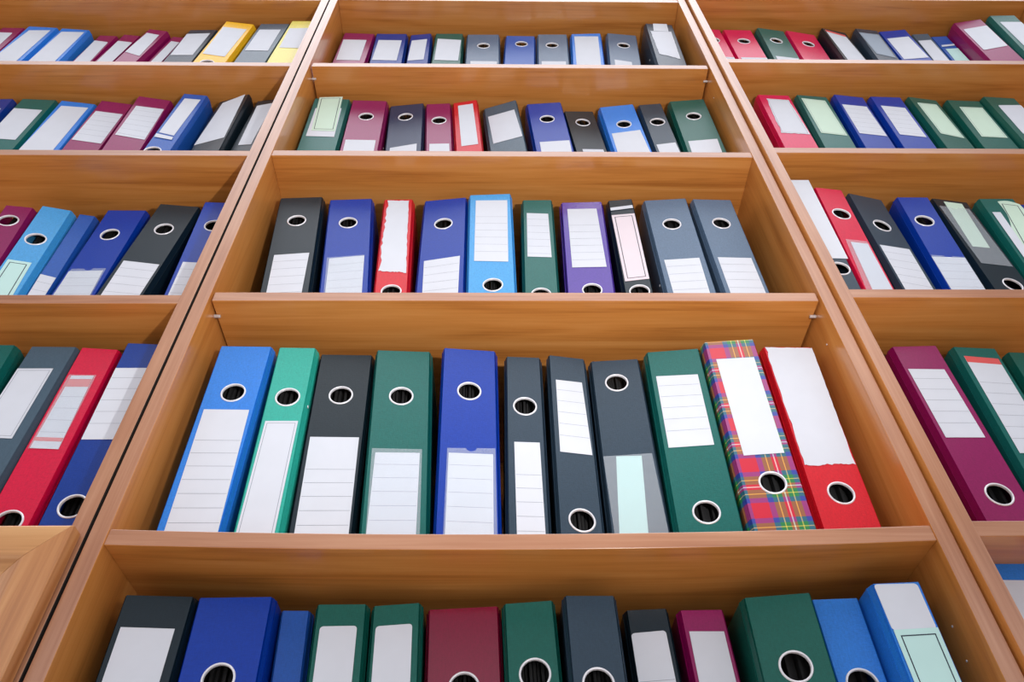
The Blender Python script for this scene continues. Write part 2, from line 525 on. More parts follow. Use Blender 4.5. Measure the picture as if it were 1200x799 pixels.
# solved placement of each binder: X, setback Y, shelf height, lean, skew, spine width, height, finger-hole (x, z), label corner points
TABLE = {
'b1': (-0.3698, 0.0437, 0.4307, -0.0222, 0.0388, 0.0666, 0.3178, (0.0018, 0.2314), {'w': [(-0.0278, 0.2019), (0.0288, 0.2015), (0.0357, 0.0245), (-0.0252, 0.0257)]}),
'b2': (-0.2936, 0.0443, 0.4285, -0.0385, 0.0595, 0.0472, 0.3178, (0.0012, 0.2261), {'w': [(-0.0194, 0.185), (0.0208, 0.1854), (0.0197, 0.0247), (-0.0218, 0.026)]}),
'b3': (-0.2262, 0.0567, 0.4269, -0.0414, 0.0611, 0.0679, 0.3175, (0.0001, 0.2416), {'w': [(-0.0299, 0.1704), (0.0305, 0.1698), (0.0316, 0.0318), (-0.0285, 0.0332)]}),
'b4': (-0.1423, 0.0484, 0.4255, -0.0525, 0.0977, 0.0705, 0.3177, (0.0, 0.2335), {'p': [(-0.0316, 0.1456), (0.0289, 0.1452), (0.0289, 0.0262), (-0.0304, 0.0267)], 'w': [(-0.0272, 0.1398), (0.0263, 0.14), (0.0246, 0.0261), (-0.0298, 0.0267)]}),
'b5': (-0.0610, 0.0440, 0.4246, -0.0189, 0.1123, 0.0686, 0.3178, (0.0002, 0.2402), {'p': [(-0.0256, 0.1433), (0.033, 0.1463), (0.0332, 0.0266), (-0.0265, 0.0239)], 'w': [(-0.0237, 0.1367), (0.0301, 0.1376), (0.0292, 0.0264), (-0.0247, 0.024)]}),
'b6': (0.0074, 0.0577, 0.4244, 0.0009, 0.0537, 0.0448, 0.3175, (0.0004, 0.2263), {'w': [(-0.0147, 0.1659), (0.0174, 0.1659), (0.0189, 0.0346), (-0.0136, 0.0337)]}),
'b7': (0.0673, 0.0580, 0.4246, 0.0042, 0.1577, 0.0478, 0.3175, (0.0017, 0.0523), {'w': [(-0.0175, 0.2711), (0.0184, 0.2709), (0.0221, 0.148), (-0.0184, 0.1486)]}),
'b8': (0.1355, 0.0648, 0.4252, 0.0046, -0.0799, 0.0640, 0.3174, (-0.0014, 0.2743), {'p': [(-0.0324, 0.149), (0.0288, 0.1505), (0.0314, 0.037), (-0.0298, 0.039)], 'w': [(-0.0159, 0.1488), (0.0157, 0.1478), (0.0086, 0.0378), (-0.0241, 0.0391)]}),
'b9': (0.2106, 0.0476, 0.4265, 0.0206, -0.1256, 0.0689, 0.3177, (-0.0002, 0.053), {'w': [(-0.0289, 0.2702), (0.0262, 0.2684), (0.0259, 0.1483), (-0.0294, 0.148)]}),
'b10': (0.2878, 0.0306, 0.4283, 0.0167, -0.1031, 0.0653, 0.3180, (0.002, 0.0796), {'w': [(-0.0237, 0.2833), (0.0265, 0.283), (0.0255, 0.1211), (-0.0223, 0.1202)]}),
'b11': (0.3711, 0.0455, 0.4308, 0.0269, -0.0174, 0.0643, 0.3177, (0.0015, 0.0726), {'w': [(-0.0313, 0.3172), (0.0346, 0.3161), (0.0313, 0.1148), (-0.0317, 0.1121)]}),
'c1': (-0.3481, 0.0536, 0.8191, -0.0888, 0.0151, 0.0708, 0.3177, (-0.0012, 0.2466), {'w': [(-0.0267, 0.1505), (0.0285, 0.1533), (0.0263, 0.0607), (-0.0267, 0.0643)]}),
'c2': (-0.2581, 0.0571, 0.8191, -0.0982, 0.0182, 0.0711, 0.3177, (-0.0018, 0.2457), {'p': [(-0.0308, 0.1481), (0.0284, 0.1515), (0.0274, 0.0635), (-0.03, 0.0689)], 'w': [(-0.0273, 0.1459), (0.0284, 0.1503), (0.0274, 0.0635), (-0.0278, 0.0687)]}),
'c3': (-0.1889, 0.0561, 0.8191, -0.0495, 0.0144, 0.0477, 0.3177, (0.0004, 0.0633), {'w': [(-0.0193, 0.315), (0.0189, 0.3133), (0.0218, 0.1081), (-0.0262, 0.1142)]}),
'c4': (-0.1160, 0.0552, 0.8191, -0.0156, -0.1005, 0.0712, 0.3177, (-0.0012, 0.243), {'w': [(-0.0287, 0.1421), (0.0292, 0.1479), (0.0284, 0.0619), (-0.027, 0.0694)]}),
'c5': (-0.0366, 0.0448, 0.8191, -0.0156, -0.0336, 0.0696, 0.3178, (0.0021, 0.066), {'w': [(-0.0252, 0.2995), (0.0299, 0.297), (0.0272, 0.1221), (-0.027, 0.127)]}),
'c6': (0.0386, 0.0559, 0.8191, 0.0116, -0.0209, 0.0491, 0.3177, (-0.0006, 0.0569), {'w': [(-0.0192, 0.2766), (0.018, 0.2739), (0.0192, 0.1498), (-0.02, 0.1522)]}),
'c7': (0.1152, 0.0603, 0.8191, 0.0218, -0.0444, 0.0698, 0.3176, (0.0022, 0.0727), {'w': [(-0.0265, 0.2964), (0.025, 0.2957), (0.0291, 0.1295), (-0.026, 0.1294)]}),
'c8': (0.1894, 0.0546, 0.8191, 0.0034, -0.1009, 0.0397, 0.3177, (0.0012, 0.0633), {'w': [(-0.02, 0.2714), (0.0197, 0.2718), (0.0211, 0.0915), (-0.018, 0.0893)], 'w2': [(-0.0201, 0.2938), (0.0192, 0.2969), (0.0193, 0.2882), (-0.0205, 0.2852)]}),
'c9': (0.2704, 0.0537, 0.8191, 0.0022, -0.0696, 0.0719, 0.3177, (-0.0002, 0.2419), {'w': [(-0.029, 0.1432), (0.0277, 0.1442), (0.0271, 0.0616), (-0.0279, 0.066)]}),
'c10': (0.3574, 0.0536, 0.8191, -0.0070, 0.0281, 0.0674, 0.3177, (0.0011, 0.2444), {'w': [(-0.0273, 0.1471), (0.028, 0.1467), (0.0283, 0.0643), (-0.0271, 0.0628)]}),
'd1': (-0.3802, 0.0575, 1.2127, -0.0163, 0.0354, 0.0719, 0.3178, None, {'w': [(-0.0281, 0.272), (0.0255, 0.2756), (0.0273, 0.1525), (-0.0286, 0.153)], 'w2': [(-0.0272, 0.321), (0.0213, 0.3279), (0.026, 0.1752), (-0.0213, 0.1754)]}),
'd2': (-0.2981, 0.0611, 1.2127, -0.0213, 0.0290, 0.0711, 0.3177, (-0.0004, 0.2453), {'w': [(-0.0304, 0.1457), (0.0292, 0.1459), (0.0296, 0.1115), (-0.0295, 0.1091)]}),
'd3': (-0.2098, 0.0705, 1.2127, -0.0498, -0.0797, 0.0696, 0.3176, (-0.0011, 0.2624), {'w': [(-0.0272, 0.1355), (0.0263, 0.1434), (0.0262, 0.1221), (-0.0307, 0.1325)]}),
'd4': (-0.1370, 0.0676, 1.2127, -0.0637, -0.0158, 0.0496, 0.3177, (0.0008, 0.242), {'w': [(-0.0189, 0.144), (0.0206, 0.1423), (0.021, 0.1202), (-0.02, 0.1235)]}),
'd5': (-0.0766, 0.0620, 1.2127, -0.0706, -0.1249, 0.0491, 0.3177, None, {'w': [(-0.0161, 0.3018), (0.0159, 0.3021), (0.0186, 0.1272), (-0.0146, 0.128)]}),
'd6': (0.0024, 0.0687, 1.2127, -0.0805, -0.2621, 0.0672, 0.3177, None, {'w': [(-0.0293, 0.2772), (0.027, 0.277), (0.0322, 0.159), (-0.0266, 0.1604)]}),
'd7': (0.0924, 0.0653, 1.2127, -0.0645, -0.0419, 0.0717, 0.3177, (-0.0006, 0.246), {'w': [(-0.0263, 0.1506), (0.0337, 0.1502), (0.0315, 0.1121), (-0.0277, 0.1198)]}),
'd8': (0.1738, 0.0836, 1.2127, -0.0771, 0.0415, 0.0619, 0.3175, (0.0012, 0.2668), {'w': [(-0.018, 0.1524), (0.025, 0.1512), (0.0252, 0.1482), (-0.0177, 0.1494)]}),
'd9': (0.2489, 0.0701, 1.2127, -0.0563, -0.0833, 0.0708, 0.3176, (0.0018, 0.2338), {'w': [(-0.0298, 0.1989), (0.0296, 0.2025), (0.0333, 0.1183), (-0.031, 0.1309)]}),
'd10': (0.3160, 0.0657, 1.2127, -0.0390, -0.0624, 0.0460, 0.3177, (0.0014, 0.2373), {'w': [(-0.0189, 0.1437), (0.0202, 0.1471), (0.0217, 0.1159), (-0.0177, 0.1214)]}),
'd11': (0.3829, 0.0558, 1.2127, -0.0010, -0.0819, 0.0714, 0.3178, (0.0015, 0.2448), {'w': [(-0.0288, 0.1426), (0.0292, 0.1441), (0.0268, 0.099), (-0.0303, 0.1069)]}),
'e1': (-0.3833, 0.0649, 1.5914, 0.0160, 0.0216, 0.0727, 0.3178, None, {'w': [(-0.0336, 0.2753), (0.0235, 0.2775), (0.0243, 0.1565), (-0.0308, 0.1545)]}),
'e2': (-0.2911, 0.0654, 1.5914, -0.0180, 0.0066, 0.0737, 0.3177, None, {'w': [(-0.0293, 0.2774), (0.0283, 0.2763), (0.0248, 0.157), (-0.0336, 0.159)]}),
'e3': (-0.2165, 0.0661, 1.5914, -0.0199, -0.0813, 0.0491, 0.3178, None, {'w': [(-0.0212, 0.2818), (0.0172, 0.2837), (0.0145, 0.1625), (-0.0241, 0.1628)]}),
'e4': (-0.1505, 0.0636, 1.5914, -0.0009, -0.0028, 0.0658, 0.3178, None, {'w': [(-0.0278, 0.2844), (0.0311, 0.2771), (0.028, 0.1541), (-0.0287, 0.1581)]}),
'e5': (-0.0644, 0.0653, 1.5914, -0.0018, -0.0053, 0.0773, 0.3177, (0.0013, 0.2478), {'w': [(-0.0286, 0.1566), (0.0348, 0.1549), (0.0352, 0.1523), (-0.0289, 0.1539)]}),
'e6': (0.0175, 0.0686, 1.5914, 0.0379, -0.0049, 0.0700, 0.3177, (0.0032, 0.2676), {}),
'e7': (0.1001, 0.0641, 1.5914, 0.0323, -0.0187, 0.0708, 0.3178, (-0.0019, 0.2496), {'w': [(-0.0285, 0.1543), (0.0293, 0.1537), (0.0292, 0.151), (-0.0285, 0.1516)]}),
'e8': (0.1803, 0.0619, 1.5914, 0.0493, -0.0509, 0.0713, 0.3178, None, {'w': [(-0.0299, 0.3018), (0.0298, 0.2981), (0.0291, 0.1431), (-0.0285, 0.1462)]}),
'e9': (0.2659, 0.0629, 1.5914, 0.0668, 0.0525, 0.0715, 0.3178, (0.0013, 0.2482), {'w': [(-0.0254, 0.1579), (0.0155, 0.1521), (0.0158, 0.1494), (-0.0249, 0.1446)]}),
'e10': (0.3701, 0.0366, 1.5914, 0.0251, 0.0386, 0.0653, 0.3180, None, {'w': [(-0.0279, 0.2704), (0.0255, 0.2731), (0.0241, 0.1101), (-0.0232, 0.1347)], 'w2': [(-0.0149, 0.3178), (0.0203, 0.3199), (0.0184, 0.2721), (-0.0188, 0.2717)]}),
'f0': (-1.2287, 0.0553, 1.5858, -0.0279, 0.0194, 0.0509, 0.3178, None, {'w': [(-0.0394, 0.2876), (0.0121, 0.2862), (0.0138, 0.1685), (-0.0325, 0.1709)]}),
'f1': (-1.1614, 0.0526, 1.5858, -0.0050, 0.0519, 0.0666, 0.3178, None, {'w': [(-0.0226, 0.2927), (0.0254, 0.2998), (0.0242, 0.1189), (-0.0322, 0.1114)]}),
'f2': (-1.0791, 0.0576, 1.5858, -0.0181, 0.0677, 0.0632, 0.3178, None, {'w': [(-0.0252, 0.2966), (0.0266, 0.303), (0.0242, 0.1321), (-0.032, 0.1233)]}),
'f3': (-1.0190, 0.0732, 1.5858, 0.0315, 0.0234, 0.0412, 0.3177, None, {'w': [(-0.0208, 0.2858), (0.0157, 0.2782), (0.0194, 0.1659), (-0.0175, 0.1621)]}),
'f4': (-0.9711, 0.0716, 1.5858, 0.0669, 0.0525, 0.0380, 0.3177, None, {'w': [(-0.0175, 0.2784), (0.0189, 0.2757), (0.0201, 0.1648), (-0.0138, 0.1578)]}),
'f5': (-0.9064, 0.0586, 1.5858, 0.0836, 0.0793, 0.0442, 0.3178, None, {'w': [(-0.0185, 0.2948), (0.0134, 0.2903), (0.018, 0.1658), (-0.0214, 0.1788)]}),
'f6': (-0.8567, 0.0756, 1.5858, 0.0712, 0.0478, 0.0299, 0.3177, None, {'w': [(-0.0085, 0.2911), (0.0134, 0.2867), (0.0163, 0.1754), (-0.0089, 0.1704)]}),
'f7': (-0.7790, 0.0572, 1.5858, 0.0378, -0.0308, 0.0664, 0.3178, None, {'w': [(-0.0332, 0.2925), (0.0241, 0.2957), (0.0243, 0.1647), (-0.0296, 0.1657)]}),
'f8': (-0.6876, 0.0392, 1.5858, 0.0504, 0.0874, 0.0662, 0.3179, (-0.0036, 0.0801), {'w': [(-0.0303, 0.2827), (0.0265, 0.2834), (0.0236, 0.1203), (-0.0276, 0.1236)]}),
'f9': (-0.5981, 0.0410, 1.5858, 0.0413, -0.0236, 0.0706, 0.3179, None, {'w': [(-0.029, 0.2803), (0.0241, 0.2803), (0.0261, 0.1536), (-0.0294, 0.1559)]}),
'f10': (-0.5202, 0.0334, 1.5858, 0.0360, -0.0179, 0.0641, 0.3180, None, {'w': [(-0.0278, 0.2707), (0.0243, 0.2733), (0.0231, 0.1515), (-0.0245, 0.1549)]}),
'g0': (-1.0680, 0.0614, 1.2106, -0.0740, 0.0140, 0.0454, 0.3177, None, {'w': [(-0.0145, 0.2803), (0.0163, 0.2735), (0.0227, 0.1503), (-0.0138, 0.1568)]}),
'g1': (-1.0035, 0.0617, 1.2106, -0.0253, 0.0484, 0.0674, 0.3177, None, {'w': [(-0.0331, 0.2742), (0.0251, 0.2704), (0.0243, 0.1445), (-0.0317, 0.1481)]}),
'g2': (-0.9243, 0.0679, 1.2106, -0.0199, 0.1278, 0.0670, 0.3177, None, {'w': [(-0.0257, 0.2948), (0.0264, 0.2991), (0.0247, 0.1202), (-0.0331, 0.1076)]}),
'g3': (-0.8450, 0.0675, 1.2106, -0.0096, 0.1380, 0.0614, 0.3177, None, {'w': [(-0.0261, 0.2712), (0.0275, 0.2706), (0.0277, 0.1473), (-0.028, 0.1496)]}),
'g4': (-0.7543, 0.0579, 1.2106, -0.0329, 0.1682, 0.0627, 0.3178, None, {'w': [(-0.0242, 0.2749), (0.0298, 0.2766), (0.0289, 0.1465), (-0.0266, 0.1509)]}),
'g5': (-0.6826, 0.0488, 1.2106, 0.0235, 0.0766, 0.0467, 0.3179, (-0.007, 0.0793), {'w': [(-0.0159, 0.2966), (0.0171, 0.2968), (0.0128, 0.1415), (-0.0185, 0.1496)], 'w2': [(-0.0212, 0.1436), (0.0138, 0.1347), (0.0147, 0.1241), (-0.0209, 0.1302)]}),
'g6': (-0.5952, 0.0558, 1.2106, 0.0031, -0.2693, 0.0663, 0.3178, None, {'w': [(-0.0239, 0.3068), (0.0239, 0.3215), (0.0318, 0.0851), (-0.0343, 0.1167)]}),
'g7': (-0.5241, 0.0596, 1.2106, 0.0189, -0.1188, 0.0561, 0.3178, None, {'w': [(-0.0235, 0.2944), (0.0118, 0.3013), (0.0084, 0.1241), (-0.0182, 0.1264)]}),
'h0': (-0.8427, 0.0670, 0.8100, -0.0936, 0.1852, 0.0406, 0.3176, (-0.0028, 0.274), {}),
'h1': (-0.7921, 0.0705, 0.8100, -0.0510, 0.2498, 0.0440, 0.3175, (-0.0009, 0.225), {'w': [(-0.0186, 0.1642), (0.0148, 0.1641), (0.0175, 0.0863), (-0.0184, 0.0772)]}),
'h2': (-0.7495, 0.0846, 0.8100, -0.0329, 0.1992, 0.0240, 0.3174, None, {'w': [(-0.0133, 0.1468), (0.0132, 0.1423), (0.0136, 0.1022), (-0.0109, 0.0971)]}),
'h3': (-0.6870, 0.0740, 0.8100, 0.0027, 0.0005, 0.0657, 0.3175, (-0.0031, 0.245), {'p': [(-0.0278, 0.1489), (0.0268, 0.151), (0.0293, 0.0875), (-0.0311, 0.0872)], 'w': [(-0.0299, 0.1437), (0.0235, 0.1457), (0.0272, 0.0875), (-0.0291, 0.0872)]}),
'h4': (-0.6126, 0.0644, 0.8100, 0.0670, 0.0434, 0.0674, 0.3176, (0.0003, 0.2456), {'w': [(-0.0285, 0.1539), (0.0303, 0.1508), (0.0299, 0.079), (-0.0267, 0.0722)]}),
'h5': (-0.5039, 0.0578, 0.8100, -0.0377, 0.0675, 0.0543, 0.3177, (0.0031, 0.2478), {'w': [(-0.021, 0.1457), (0.0226, 0.1445), (0.0209, 0.0705), (-0.0218, 0.0685)]}),
'i0': (-0.7069, 0.0426, 0.4324, -0.0562, 0.0731, 0.0551, 0.3178, None, {}),
'i1': (-0.6417, 0.0451, 0.4324, -0.0013, 0.0154, 0.0595, 0.3177, None, {'w': [(-0.0304, 0.275), (0.0169, 0.2757), (0.0175, 0.1559), (-0.0339, 0.1584)]}),
'i2': (-0.5770, 0.0490, 0.4324, -0.0107, 0.0979, 0.0465, 0.3177, (0.0007, 0.0396), {'p': [(-0.0203, 0.2653), (0.0137, 0.267), (0.0147, 0.1421), (-0.0203, 0.1416)], 'w': [(-0.017, 0.264), (0.0104, 0.2663), (0.0138, 0.1429), (-0.0188, 0.1426)]}),
'i3': (-0.5048, 0.0402, 0.4324, -0.0172, 0.0698, 0.0555, 0.3178, (-0.0015, 0.0539), {'w': [(-0.0287, 0.2696), (0.0207, 0.2722), (0.0195, 0.1503), (-0.0271, 0.1485)]}),
'j1': (0.5067, 0.0521, 1.6020, 0.0023, 0.0129, 0.0588, 0.3178, (0.0009, 0.25), {'w': [(-0.0302, 0.1497), (0.0293, 0.1477), (0.0274, 0.1378), (-0.0319, 0.1382)]}),
'j2': (0.5791, 0.0534, 1.6020, 0.0134, 0.0034, 0.0686, 0.3178, (0.0014, 0.2473), {'w': [(-0.028, 0.1484), (0.0341, 0.1483), (0.0342, 0.1418), (-0.0285, 0.1402)]}),
'j3': (0.6552, 0.0516, 1.6020, 0.0426, 0.1125, 0.0667, 0.3178, (-0.0011, 0.2456), {'w': [(-0.0265, 0.145), (0.0303, 0.1489), (0.0311, 0.145), (-0.0281, 0.1306)]}),
'j4': (0.7342, 0.0594, 1.6020, 0.0426, 0.1331, 0.0734, 0.3177, (0.0032, 0.2475), {}),
'j5': (0.8235, 0.0526, 1.6020, 0.0266, 0.1750, 0.0623, 0.3178, None, {'w': [(-0.0263, 0.3089), (0.0235, 0.2969), (0.0279, 0.15), (-0.0247, 0.1259)]}),
'j6': (0.8955, 0.0500, 1.6020, 0.0636, 0.0763, 0.0542, 0.3178, None, {'w': [(-0.028, 0.292), (0.0236, 0.2908), (0.0214, 0.1486), (-0.0212, 0.1622)]}),
'j7': (0.9690, 0.0523, 1.6020, 0.0442, -0.1125, 0.0631, 0.3178, None, {'w': [(-0.0267, 0.2719), (0.0252, 0.2738), (0.0286, 0.1463), (-0.0273, 0.1473)]}),
'j8': (1.0312, 0.0600, 1.6020, 0.0867, -0.0896, 0.0371, 0.3177, None, {'w': [(-0.0178, 0.2757), (0.0134, 0.2774), (0.0185, 0.1491), (-0.0175, 0.153)]}),
'j9': (1.0897, 0.0660, 1.6020, 0.0642, -0.0854, 0.0366, 0.3177, None, {'w': [(-0.0112, 0.24), (0.0195, 0.2406), (0.0189, 0.1657), (-0.0174, 0.1699)], 'w2': [(-0.0137, 0.2624), (0.0182, 0.2656), (0.0168, 0.2569), (-0.0155, 0.252)]}),
'j10': (1.1472, 0.0270, 1.6020, 0.0642, -0.1923, 0.0602, 0.3180, None, {'w': [(-0.0251, 0.2738), (0.0286, 0.2764), (0.028, 0.1516), (-0.025, 0.1469)]}),
'j11': (1.2146, 0.0124, 1.6020, 0.1129, -0.0660, 0.0578, 0.3181, None, {'w': [(-0.0206, 0.2752), (0.0301, 0.2729), (0.0278, 0.1258), (-0.0184, 0.1273)]}),
'k1': (0.5642, 0.0448, 1.2160, 0.0202, 0.0155, 0.0666, 0.3178, None, {'w': [(-0.0199, 0.3002), (0.0276, 0.296), (0.032, 0.1457), (-0.0266, 0.1491)]}),
'k2': (0.6403, 0.0464, 1.2160, 0.0477, 0.0564, 0.0639, 0.3178, None, {'w': [(-0.0268, 0.3021), (0.0242, 0.2991), (0.0281, 0.146), (-0.0243, 0.1495)]}),
'k3': (0.7185, 0.0460, 1.2160, 0.0556, 0.0819, 0.0627, 0.3178, None, {'w': [(-0.0274, 0.2716), (0.0265, 0.273), (0.0294, 0.1456), (-0.027, 0.1459)]}),
'k4': (0.7987, 0.0478, 1.2160, 0.0603, -0.0008, 0.0633, 0.3178, None, {'w': [(-0.023, 0.2751), (0.0259, 0.2674), (0.027, 0.1409), (-0.0233, 0.149)]}),
'k5': (0.8838, 0.0509, 1.2160, 0.0527, 0.1105, 0.0622, 0.3178, None, {'w': [(-0.021, 0.2919), (0.0235, 0.2958), (0.0259, 0.1485), (-0.0209, 0.156)]}),
'k6': (0.9684, 0.0552, 1.2160, 0.0764, -0.0026, 0.0680, 0.3177, None, {'w': [(-0.0193, 0.2859), (0.0294, 0.2858), (0.0292, 0.1536), (-0.0221, 0.1547)]}),
'k7': (1.0498, 0.0474, 1.2160, 0.0596, 0.0272, 0.0667, 0.3178, None, {'w': [(-0.0186, 0.2783), (0.0383, 0.2853), (0.03, 0.1547), (-0.0209, 0.1515)]}),
'l1': (0.4940, 0.0227, 0.8148, 0.0346, -0.0037, 0.0345, 0.3380, (0.0045, 0.0841), {'w': [(-0.0194, 0.3365), (0.0199, 0.3379), (0.0206, 0.1087), (-0.0178, 0.1096)]}),
'l2': (0.5434, 0.0281, 0.8148, 0.0417, 0.0879, 0.0466, 0.3179, (0.0009, 0.2398), {'p': [(-0.0157, 0.1636), (0.0201, 0.163), (0.0206, 0.046), (-0.0224, 0.0395)], 'w': [(-0.0085, 0.1582), (0.0195, 0.1572), (0.0206, 0.046), (-0.012, 0.0411)]}),
'l3': (0.6186, 0.0441, 0.8148, 0.0288, 0.2032, 0.0621, 0.3178, (0.0001, 0.2286), {'w': [(-0.0279, 0.1651), (0.0262, 0.1692), (0.0249, 0.0686), (-0.0276, 0.0547)]}),
'l4': (0.6917, 0.0454, 0.8148, 0.0697, -0.0421, 0.0522, 0.3177, (-0.0031, 0.2446), {'p': [(-0.0284, 0.1463), (0.0252, 0.141), (0.0282, 0.062), (-0.0281, 0.0608)], 'w': [(-0.0263, 0.1425), (0.0249, 0.14), (0.0277, 0.062), (-0.0246, 0.0609)]}),
'l5': (0.7714, 0.0515, 0.8148, 0.0384, 0.1089, 0.0641, 0.3177, (0.0051, 0.0805), {'p': [(-0.0296, 0.293), (0.0264, 0.2944), (0.0278, 0.1293), (-0.0254, 0.1291)], 'w': [(-0.0139, 0.3108), (0.0198, 0.3104), (0.0115, 0.1776), (-0.0192, 0.1758)]}),
'l6': (0.8404, 0.0480, 0.8148, 0.0831, -0.0578, 0.0574, 0.3177, None, {'w': [(-0.0012, 0.3083), (0.0332, 0.2995), (0.025, 0.1504), (-0.0154, 0.1549)], 'w2': [(-0.0234, 0.2737), (-0.0097, 0.2737), (-0.0107, 0.1355), (-0.0233, 0.1354)]}),
'l7': (0.9268, 0.0614, 0.8148, 0.0817, -0.0114, 0.0647, 0.3175, None, {}),
'm1': (0.5589, 0.0446, 0.4325, 0.0054, -0.0384, 0.0602, 0.3176, (0.0007, 0.0682), {'w': [(-0.026, 0.2734), (0.0224, 0.2709), (0.0232, 0.1523), (-0.0253, 0.1537)]}),
'm2': (0.6354, 0.0485, 0.4325, 0.0416, 0.0221, 0.0583, 0.3175, None, {'w': [(-0.0224, 0.2993), (0.0247, 0.2965), (0.0224, 0.1313), (-0.0228, 0.1288)]}),
'm3': (0.7152, 0.0588, 0.4325, 0.0554, -0.0115, 0.0575, 0.3174, None, {}),
'n1': (-0.3667, 0.0430, 0.0610, -0.0285, 0.1227, 0.0643, 0.3176, None, {'w': [(-0.027, 0.2836), (0.0241, 0.283), (0.0242, 0.2311), (-0.0268, 0.2305)]}),
'n2': (-0.2854, 0.0477, 0.0610, -0.0429, 0.0659, 0.0711, 0.3174, (0.0003, 0.234), {}),
'n3': (-0.2212, 0.0740, 0.0610, -0.0655, 0.1584, 0.0258, 0.3165, None, {}),
'n4': (-0.1757, 0.0625, 0.0610, -0.0497, 0.0930, 0.0479, 0.3169, None, {'w': [(-0.0197, 0.2929), (0.0175, 0.2932), (0.0167, 0.2365), (-0.0204, 0.2373)]}),
'n5': (-0.1196, 0.0634, 0.0610, -0.0461, -0.0415, 0.0465, 0.3169, None, {'w': [(-0.0204, 0.2943), (0.0172, 0.2945), (0.0173, 0.2356), (-0.021, 0.2383)]}),
'n6': (-0.0520, 0.0723, 0.0610, -0.0390, -0.0171, 0.0712, 0.3165, (-0.0001, 0.2338), {}),
'n7': (0.0169, 0.0604, 0.0610, -0.0390, -0.0581, 0.0486, 0.3170, (0.0014, 0.2422), {}),
'n8': (0.0746, 0.0476, 0.0610, -0.0204, 0.0529, 0.0496, 0.3174, (-0.001, 0.2275), {}),
'n9': (0.1388, 0.0764, 0.0610, -0.0232, -0.0327, 0.0410, 0.3164, None, {'w': [(-0.0217, 0.2907), (0.0162, 0.2924), (0.0175, 0.2395), (-0.0211, 0.2412)]}),
'n10': (0.1979, 0.0783, 0.0610, -0.0222, 0.0292, 0.0443, 0.3163, None, {'w': [(-0.0182, 0.2927), (0.0189, 0.2921), (0.0181, 0.2402), (-0.0198, 0.2409)]}),
'n11': (0.2603, 0.0490, 0.0610, 0.0160, -0.1836, 0.0641, 0.3173, (-0.0002, 0.2431), {}),
'n12': (0.3254, 0.0567, 0.0610, 0.0109, -0.0877, 0.0453, 0.3171, (-0.0001, 0.2286), {}),
'n13': (0.3808, 0.0251, 0.0610, 0.0065, -0.0874, 0.0450, 0.3182, None, {'w': [(-0.0229, 0.3173), (0.0203, 0.3164), (0.0209, 0.2682), (-0.0215, 0.2685)], 'w2': [(-0.0209, 0.2685), (0.0219, 0.2694), (0.0215, 0.2172), (-0.0187, 0.2188)]}),
'o1': (0.5175, 0.0500, 0.0610, 0.0200, 0.0000, 0.0750, 0.3550, None, {'w': [(-0.029, 0.333), (0.03, 0.333), (0.03, 0.10), (-0.029, 0.10)]}),
}
GROUPS = {'1c': 'binders on the fourth row of the middle bookcase', '2c': 'binders on the third row of the middle bookcase', '3c': 'binders on the second row of the middle bookcase',
 '4c': 'binders on the top row of the middle bookcase', '0c': 'binders on the lowest row of the middle bookcase',
 '1l': 'binders on the lowest open row of the left bookcase', '2l': 'binders on the third row of the left bookcase', '3l': 'binders on the second row of the left bookcase', '4l': 'binders on the top row of the left bookcase',
 '1r': 'binders on the fourth row of the right bookcase', '2r': 'binders on the third row of the right bookcase', '3r': 'binders on the second row of the right bookcase', '4r': 'binders on the top row of the right bookcase', '0r': 'binders on the lowest row of the right bookcase'}
